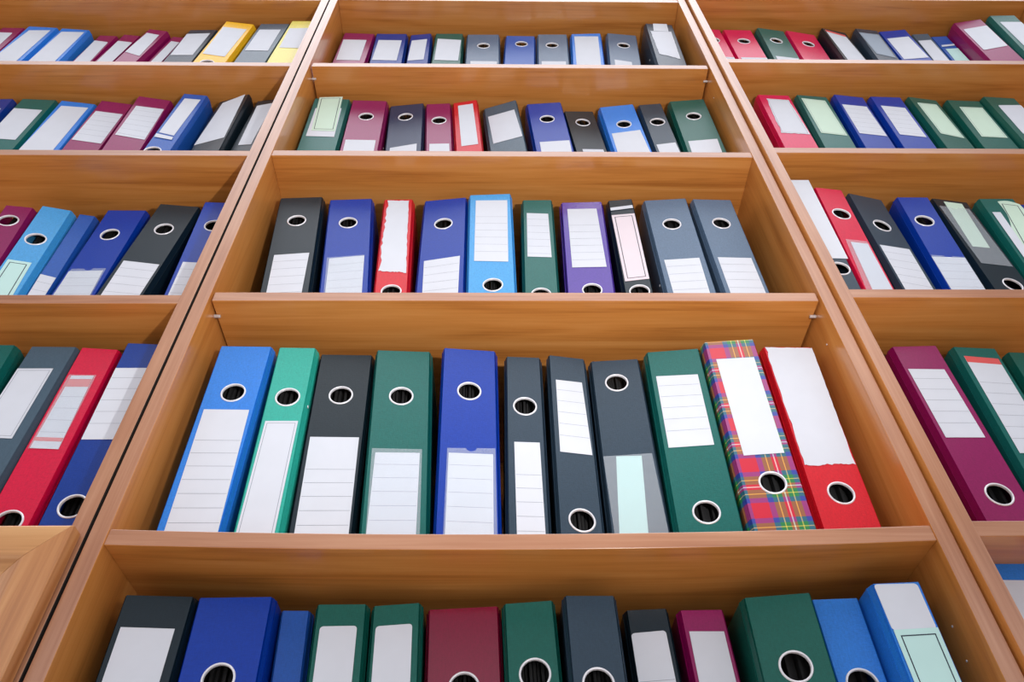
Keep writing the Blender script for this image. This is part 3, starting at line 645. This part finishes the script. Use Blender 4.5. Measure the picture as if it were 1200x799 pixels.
# key: colour, row, {label style}, description.  style letters: paper w/m/c/k/g ; L ruled, F frame, R rounded, J torn, S curved slip, H runs out of sight, T/B red bands, N notch
META = {
'b1': ('light blue', '1c', {'w': 'wLH'}, 'light blue binder with tall ruled label, standing leftmost in middle bookcase, fourth row'),
'b2': ('teal', '1c', {'w': 'wFH'}, 'narrow turquoise green binder with tall framed label and upper finger hole'),
'b3': ('charcoal', '1c', {'w': 'wLH'}, 'charcoal binder between turquoise and green binders, cream ruled label below its hole'),
'b4': ('green', '1c', {'p': 'wH', 'w': 'wLH'}, 'green binder with pocketed ruled label, directly left of the large royal blue one'),
'b5': ('blue', '1c', {'p': 'wNH', 'w': 'wLH'}, 'royal blue binder at centre of middle bookcase, fourth row, notched label pocket'),
'b6': ('slate', '1c', {'w': 'wLH'}, 'narrow slate binder right of the royal blue one, hole above a tall label'),
'b7': ('slate', '1c', {'w': 'wL'}, 'narrow slate binder with ruled label at its top and finger hole at its foot'),
'b8': ('slate', '1c', {'p': 'wH', 'w': 'cH'}, 'wide slate binder with pale cyan slip in a clear pocket, high finger hole'),
'b9': ('green', '1c', {'w': 'wL'}, 'green binder left of the tartan one, upside down, hole near the foot'),
'b10': ('tartan', '1c', {'w': 'w1'}, 'red, green and blue tartan patterned binder with long white label'),
'b11': ('red', '1c', {'w': 'wJqO'}, 'worn red binder covered by large torn white paper, right of the tartan one'),
'c1': ('charcoal', '2c', {'w': 'wLH'}, 'blue-black binder leftmost in middle bookcase, third row, ruled label below hole'),
'c2': ('blue', '2c', {'p': 'wH', 'w': 'wLH'}, 'royal blue binder between the blue-black one and the narrow red torn-label one'),
'c3': ('red', '2c', {'w': 'wJ'}, 'narrow red binder with torn white paper over most of its spine, third row'),
'c4': ('blue', '2c', {'w': 'wLH'}, 'royal blue binder directly left of the bright sky blue one, middle bookcase third row'),
'c5': ('sky blue', '2c', {'w': 'wL'}, 'bright sky blue binder with large ruled label on top and hole at foot'),
'c6': ('green', '2c', {'w': 'wL'}, 'narrow green binder between sky blue and purple binders, small ruled label'),
'c7': ('purple', '2c', {'w': 'wL'}, 'glossy purple binder with wide ruled label, the only purple one'),
'c8': ('charcoal', '2c', {'w': 'kFG', 'w2': 'w'}, 'narrow dark binder right of the purple one, long framed label and white strip'),
'c9': ('grey blue', '2c', {'w': 'wLH'}, 'grey blue binder, left one of the pair at right end of middle bookcase, third row'),
'c10': ('grey blue', '2c', {'w': 'wLH'}, 'grey blue binder, rightmost in middle bookcase, third row'),
'd1': ('green', '3c', {'w': 'w', 'w2': 'mFGO'}, 'green binder leftmost in middle bookcase, second row, mint slip sticking above its top'),
'd2': ('burgundy', '3c', {'w': 'wH'}, 'wide burgundy binder with a finger hole beside the mint-slip green binder'),
'd3': ('navy grey', '3c', {'w': 'wH'}, 'dark slate binder between two burgundy binders, second row'),
'd4': ('burgundy', '3c', {'w': 'wH'}, 'narrow burgundy binder left of the narrow bright red one, second row'),
'd5': ('red', '3c', {'w': 'w'}, 'narrow bright red binder with long white label, middle bookcase second row'),
'd6': ('steel', '3c', {'w': 'w'}, 'grey binder turned askew with slanted white label, no hole, second row'),
'd7': ('blue', '3c', {'w': 'wH'}, 'royal blue binder with finger hole, right of the askew grey binder'),
'd8': ('charcoal', '3c', {'w': 'wH'}, 'low-looking dark binder set back between royal blue and light blue binders'),
'd9': ('light blue', '3c', {'w': 'wH'}, 'light blue binder with high white label under its hole, second row'),
'd10': ('slate', '3c', {'w': 'wH'}, 'narrow slate binder between light blue and green binders, second row'),
'd11': ('dark green', '3c', {'w': 'wH'}, 'green binder rightmost in middle bookcase, second row, beside the side panel'),
'e1': ('burgundy', '4c', {'w': 'w'}, 'burgundy binder leftmost in middle bookcase, top row'),
'e2': ('deep blue', '4c', {'w': 'w'}, 'wide dark blue binder right of the burgundy one, top row of middle bookcase'),
'e3': ('deep blue', '4c', {'w': 'w'}, 'narrow dark blue binder left of the green one, top row of middle bookcase'),
'e4': ('dark green', '4c', {'w': 'w'}, 'green binder with white label, the only green one in middle bookcase, top row'),
'e5': ('grey blue', '4c', {'w': 'wH'}, 'grey blue binder with hole, between green and blue binders, top row'),
'e6': ('mid blue', '4c', {}, 'mid blue binder without visible label between two grey ones, top row'),
'e7': ('grey blue', '4c', {'w': 'wH'}, 'grey blue binder with hole, directly left of the light blue one, top row'),
'e8': ('light blue', '4c', {'w': 'wH'}, 'light blue binder with full-height white label, top row of middle bookcase'),
'e9': ('grey blue', '4c', {'w': 'wH'}, 'grey blue binder between light blue and taped dark binders, top row'),
'e10': ('slate', '4c', {'w': 'wJq', 'w2': 'w'}, 'dark slate binder with taped white paper, pulled forward, rightmost of middle top row'),
'f0': ('burgundy', '4l', {'w': 'wR'}, 'burgundy binder cut by photo\'s left edge, top row, beside two light blue ones'),
'f1': ('light blue', '4l', {'w': 'wH'}, 'light blue binder, left one of the white-labelled pair, left bookcase top row'),
'f2': ('light blue', '4l', {'w': 'wH'}, 'light blue binder, right one of the white-labelled pair, left bookcase top row'),
'f3': ('burgundy', '4l', {'w': 'wRH'}, 'narrow burgundy binder directly right of the light blue pair, left bookcase top row'),
'f4': ('burgundy', '4l', {'w': 'wRH'}, 'narrow burgundy binder, middle of three burgundy ones together, left bookcase top row'),
'f5': ('burgundy', '4l', {'w': 'w'}, 'burgundy binder pulled forward, showing its side, left bookcase top row'),
'f6': ('burgundy', '4l', {'w': 'wH'}, 'very thin burgundy binder left of the dark binder, left bookcase top row'),
'f7': ('slate', '4l', {'w': 'w'}, 'dark slate binder with white label, left of the orange-yellow binder'),
'f8': ('yellow', '4l', {'w': 'w'}, 'orange-yellow binder with white label and low hole, left bookcase top row'),
'f9': ('steel', '4l', {'w': 'w'}, 'grey binder between orange-yellow and pale yellow binders'),
'f10': ('pale yellow', '4l', {'w': 'w'}, 'pale yellow binder rightmost in left bookcase, top row'),
'g0': ('deep blue', '3l', {'w': 'w'}, 'dark blue binder cut by photo\'s left edge, left bookcase second row'),
'g1': ('green', '3l', {'w': 'w'}, 'green binder with white label near photo\'s left edge, second row'),
'g2': ('light blue', '3l', {'w': 'wH'}, 'light blue binder with long white label, left bookcase second row'),
'g3': ('burgundy', '3l', {'w': 'wL'}, 'burgundy binder, left one of two adjacent, left bookcase second row'),
'g4': ('burgundy', '3l', {'w': 'wL'}, 'burgundy binder, right one of two adjacent, left bookcase second row'),
'g5': ('mid blue', '3l', {'w': 'w', 'w2': 'w'}, 'blue binder showing its right side with black rim lock, second row'),
'g6': ('charcoal', '3l', {'w': 'wHO'}, 'charcoal binder turned askew, spine entirely white-papered, left bookcase second row'),
'g7': ('charcoal', '3l', {'w': 'w'}, 'charcoal binder rightmost in left bookcase, second row, partly behind the upright'),
'h0': ('burgundy', '2l', {}, 'burgundy binder with finger hole cut by photo\'s left edge, third row'),
'h1': ('sky blue', '2l', {'w': 'cFGH'}, 'sky blue binder with framed pale label, left bookcase third row'),
'h2': ('mid blue', '2l', {'w': 'wLH'}, 'thin blue binder without hole, left bookcase third row'),
'h3': ('blue', '2l', {'p': 'wNH', 'w': 'wLH'}, 'royal blue binder with notched pocket between thin blue and dark grey ones'),
'h4': ('charcoal', '2l', {'w': 'wLH'}, 'dark grey binder leaning right, left bookcase third row'),
'h5': ('blue', '2l', {'w': 'wLH'}, 'royal blue binder half hidden by the upright, left bookcase third row'),
'i0': ('green', '1l', {}, 'green binder corner at photo\'s left edge, above the wooden door'),
'i1': ('steel', '1l', {'w': 'wF'}, 'grey binder with large framed label, left bookcase, lowest open row'),
'i2': ('rose red', '1l', {'p': 'w', 'w': 'wLB'}, 'red binder with red-banded ruled label above the wooden door'),
'i3': ('deep blue', '1l', {'w': 'wL'}, 'dark blue binder above the door\'s corner, partly behind the upright'),
'j1': ('crimson', '4r', {'w': 'wH'}, 'crimson binder leftmost in right bookcase, top row, half hidden by the upright'),
'j2': ('crimson', '4r', {'w': 'wH'}, 'crimson binder left of the green one, right bookcase top row'),
'j3': ('green', '4r', {'w': 'wH'}, 'green binder with hole between two crimson binders, right bookcase top row'),
'j4': ('crimson', '4r', {}, 'crimson binder right of the green one, no label in view, right bookcase top row'),
'j5': ('charcoal', '4r', {'w': 'wTHO'}, 'dark binder with red-topped white label, right bookcase top row'),
'j6': ('slate', '4r', {'w': 'gF'}, 'dark slate binder with grey pocket outlined in white, right bookcase top row'),
'j7': ('blue', '4r', {'w': 'w'}, 'wide blue binder with broad white label, right bookcase top row'),
'j8': ('steel', '4r', {'w': 'wH'}, 'narrow grey binder between two blue binders, right bookcase top row'),
'j9': ('mid blue', '4r', {'w': 'cH', 'w2': 'w'}, 'narrow blue binder with white strip above label, beside the forward burgundy one'),
'j10': ('burgundy', '4r', {'w': 'wR'}, 'wide burgundy binder pulled forward with blank white label, right bookcase top row'),
'j11': ('green', '4r', {'w': 'wR'}, 'green binder in photo\'s top right corner'),
'k1': ('crimson', '3r', {'w': 'wFJq'}, 'crimson binder leftmost in right bookcase, second row, framed label'),
'k2': ('green', '3r', {'w': 'mF'}, 'green binder between crimson and blue binders, mint label, second row'),
'k3': ('blue', '3r', {'w': 'wL'}, 'blue binder, left one of two adjacent, right bookcase second row'),
'k4': ('blue', '3r', {'w': 'wL'}, 'blue binder, right one of two adjacent, right bookcase second row'),
'k5': ('dark green', '3r', {'w': 'mF'}, 'green binder directly right of the blue pair, mint framed label'),
'k6': ('dark green', '3r', {'w': 'mF'}, 'green binder, middle of three greens at right end of second row, mint label'),
'k7': ('dark green', '3r', {'w': 'wR'}, 'green binder with rounded white label, cut by photo\'s right edge, second row'),
'l1': ('slate', '2r', {'w': 'wO'}, 'slate binder with tall white paper, leftmost in right bookcase, third row'),
'l2': ('rose red', '2r', {'p': 'wH', 'w': 'wH'}, 'red binder with hole, right bookcase third row, label in clear pocket'),
'l3': ('slate', '2r', {'w': 'wLH'}, 'dark grey binder with hole between red and blue ones, right bookcase third row'),
'l4': ('blue', '2r', {'p': 'wNH', 'w': 'wLH'}, 'royal blue binder with hole, right bookcase third row'),
'l5': ('charcoal', '2r', {'p': 'wN', 'w': 'm'}, 'black-grey binder with mint slip in clear pocket, right bookcase third row'),
'l6': ('green', '2r', {'w': 'mFGSO', 'w2': 'w'}, 'green binder with curling mint slip, right bookcase third row'),
'l7': ('blue', '2r', {}, 'blue binder corner at photo\'s right edge, third row, beside the green one'),
'm1': ('burgundy', '1r', {'w': 'wL'}, 'burgundy binder leftmost in right bookcase, fourth row, ruled label, low hole'),
'm2': ('green', '1r', {'w': 'wLT'}, 'green binder with red-topped ruled label, right bookcase fourth row'),
'm3': ('dark green', '1r', {}, 'dark green binder corner at photo\'s right edge, fourth row'),
'n1': ('charcoal', '0c', {'w': 'wH'}, 'charcoal binder with white label, leftmost in middle bookcase, lowest row'),
'n2': ('blue', '0c', {}, 'wide royal blue binder with hole, middle bookcase lowest row'),
'n3': ('mid blue', '0c', {}, 'thin blue binder without label, right of the wide royal blue one, lowest row'),
'n4': ('dark green', '0c', {'w': 'wRH'}, 'green binder with rounded label, left one of the labelled pair, lowest row'),
'n5': ('dark green', '0c', {'w': 'wRH'}, 'green binder with rounded label, right one of the labelled pair, lowest row'),
'n6': ('dark red', '0c', {}, 'shiny dark red binder, middle bookcase lowest row'),
'n7': ('dark green', '0c', {}, 'narrow green binder with hole, no label, right of the shiny dark red one'),
'n8': ('slate', '0c', {}, 'tall slate binder with hole at centre right of lowest row, no label'),
'n9': ('charcoal', '0c', {'w': 'wRLH'}, 'narrow blue-black binder with rounded label, left of the lowest row\'s burgundy one'),
'n10': ('burgundy', '0c', {'w': 'wH'}, 'burgundy binder with white label, the only burgundy one in middle lowest row'),
'n11': ('dark green', '0c', {}, 'wide dark green binder with hole, left of the light blue binder, lowest row'),
'n12': ('light blue', '0c', {}, 'light blue binder with low hole between dark green and white-papered blue binders'),
'n13': ('light blue', '0c', {'w': 'wRO', 'w2': 'cFGH'}, 'blue binder with grey-white paper above framed cyan slip, rightmost in lowest row'),
'o1': ('light blue', '0r', {'w': 'w'}, 'light blue box-wide binder at photo\'s lower right edge, right bookcase lowest row'),
}
RIVETS = {'d2': (1, 0.030, 0.165), 'k3': (-1, 0.03, 0.165), 'c9': (-1, 0.02, 0.10), 'j9': (1, 0.03, 0.165), 'e10': (-1, 0.03, 0.17), 'b2': (1, 0.008, 0.215)}

LONG = {'b1': 0.010, 'b2': 0.010, 'b3': 0.012, 'b4': 0.026, 'b5': 0.020, 'b6': 0.012, 'b8': 0.026}
for key, (colour, row, style, label) in META.items():
    X, Y, zb, lean, yaw, w, h, hole, labs = TABLE[key]
    labs = {k: list(v) for k, v in labs.items()}
    for k, q in labs.items():
        # a label that runs down out of sight behind the shelf edge keeps its real length
        (ax, az), (bx, bz), (cx, cz), (dx, dz) = q
        top = max(az, bz)
        hid = 'H' in style.get(k, 'w')
        if hid:
            foot = LONG.get(key, 0.024 if top < 0.17 else (top - 0.19 if top > 0.28 else 0.012))
            def ext(p0, p1):
                if abs(p0[1] - p1[1]) < 0.02: return (p0[0] * 0.98, foot)
                t = (p0[1] - foot) / (p0[1] - p1[1])
                return (p0[0] + (p1[0] - p0[0]) * min(t, 1.6), foot)
            q = [(ax, az), (bx, bz), ext((bx, bz), (cx, cz)), ext((ax, az), (dx, dz))]
        lim = w / 2 + (0.0 if 'O' not in style.get(k, 'w') else 0.004)
        labs[k] = [(max(-lim, min(lim, x)), z) for x, z in q]
    root = binder(key, 'f', X, Y, zb, lean, yaw, w, h, hole, colour, GROUPS[row], label, labs, style)
    if key in RIVETS:
        side, d_, z_ = RIVETS[key]
        hw = w / 2 + CH
        cyl_x('rivet', (side * hw, d_, z_), 0.0022, 0.0012, RING, root, 12)
    if key == 'g5':
        hw = w / 2 + CH
        # black rim lock with a bright bar in the right-hand cover board
        c = box('rim_lock', (hw - 0.001, 0.060, 0.108), (hw + 0.0012, 0.066, 0.140), BLACK, root, 0.0004)
        box('lock_bar', (hw + 0.0008, 0.061, 0.132), (hw + 0.0022, 0.065, 0.140), STEEL, c, 0.0003)

# ------------------------------------------------------------------ room around the bookcases
v, f = boxv((-3.5, DEPTH + 0.01, FLOOR_Z - 0.02), (3.5, DEPTH + 0.13, 3.4))
o = make('wall_back', v, f, plain('painted plaster wall', (206, 204, 198), 0.8)); o['kind'] = 'structure'
def floor_mat():
    m, nt, b = new_mat('pale linoleum floor'); N, L = nt.nodes, nt.links
    tc = N.new('ShaderNodeTexCoord'); n = N.new('ShaderNodeTexNoise'); n.inputs['Scale'].default_value = 6; n.inputs['Detail'].default_value = 6
    L.new(tc.outputs['Object'], n.inputs['Vector'])
    cr = N.new('ShaderNodeValToRGB'); cr.color_ramp.elements[0].color = srgb(176, 168, 158); cr.color_ramp.elements[1].color = srgb(212, 206, 198)
    L.new(n.outputs['Fac'], cr.inputs['Fac']); L.new(cr.outputs['Color'], b.inputs['Base Color']); b.inputs['Roughness'].default_value = 0.4
    return m
v, f = boxv((-3.5, -4.5, FLOOR_Z - 0.12), (3.5, DEPTH + 0.01, FLOOR_Z))
o = make('floor', v, f, floor_mat()); o['kind'] = 'structure'

# ------------------------------------------------------------------ light
world = bpy.data.worlds.new('daylight'); scene.world = world; world.use_nodes = True
bg = world.node_tree.nodes['Background']
wn, wl = world.node_tree.nodes, world.node_tree.links
wtc = wn.new('ShaderNodeTexCoord'); wsp = wn.new('ShaderNodeSeparateXYZ'); wl.new(wtc.outputs['Generated'], wsp.inputs[0])
wmr = wn.new('ShaderNodeMapRange'); wmr.inputs['From Min'].default_value = -1.0; wmr.inputs['From Max'].default_value = 1.0
wl.new(wsp.outputs[2], wmr.inputs['Value'])
wcr = wn.new('ShaderNodeValToRGB'); wl.new(wmr.outputs[0], wcr.inputs['Fac'])
# floor level -> window band at eye level -> plain upper wall -> bright ceiling
stops = [(-1.0, 0.30), (-0.05, 0.35), (0.05, 1.0), (0.38, 0.95), (0.46, 0.22), (0.73, 0.22), (0.84, 2.7), (1.0, 4.0)]
we = wcr.color_ramp.elements
we[0].position = 0.0; we[0].color = (stops[0][1] / 4,) * 3 + (1,)
we[1].position = 1.0; we[1].color = (stops[-1][1] / 4,) * 3 + (1,)
for z_, v_ in stops[1:-1]:
    k_ = we.new((z_ + 1) / 2); k_.color = (v_ / 4,) * 3 + (1,)
wmu = wn.new('ShaderNodeMath'); wmu.operation = 'MULTIPLY'; wmu.inputs[1].default_value = 4.0
wl.new(wcr.outputs['Color'], wmu.inputs[0]); wl.new(wmu.outputs[0], bg.inputs['Strength'])
bg.inputs['Color'].default_value = (0.93, 0.94, 1.0, 1)      # pale bright hall, brighter overhead

def lamp(name, kind, loc, target, energy, color=(1, 1, 1), **kw):
    l = bpy.data.lights.new(name, kind); l.energy = energy; l.color = color
    for k, vv in kw.items(): setattr(l, k, vv)
    o = bpy.data.objects.new(name, l); COL.objects.link(o); o.location = loc
    o.rotation_euler = (Vector(target) - Vector(loc)).to_track_quat('-Z', 'Y').to_euler()
    return o
# flash unit held low and to the right of the camera, aimed up the shelves
lamp('flash_light', 'SPOT', (0.23, -0.73, 0.15), (-0.12, -0.08, 1.50), 33, (1.0, 0.97, 0.94), spot_size=math.radians(116), spot_blend=1.0, shadow_soft_size=0.012)

# added fill light behind and above the camera, brightens the upper rows
lamp('upper_fill_light', 'AREA', (0.15, -1.9, 2.6), (0.0, 0.0, 1.8), 19, (1.0, 0.99, 0.98), shape='RECTANGLE', size=3.4, size_y=1.1)

# ------------------------------------------------------------------ camera
cam_d = bpy.data.cameras.new('camera'); cam_d.sensor_width = 36; cam_d.lens = 874.778 / 1200 * 36
cam_d.clip_start = 0.01
cam = bpy.data.objects.new('camera', cam_d); COL.objects.link(cam)
yaw, pitch, roll = 0.0267675, 0.8082365, -0.0195150
fw = Vector((math.sin(yaw) * math.cos(pitch), math.cos(yaw) * math.cos(pitch), math.sin(pitch)))
rt = fw.cross(Vector((0, 0, 1))).normalized(); up = rt.cross(fw)
c, s = math.cos(roll), math.sin(roll)
r2 = c * rt + s * up; u2 = -s * rt + c * up
M = Matrix((r2, u2, -fw)).transposed().to_4x4(); M.translation = Vector((-0.027282, -0.682430, 0.0))
cam.matrix_world = M
scene.camera = cam
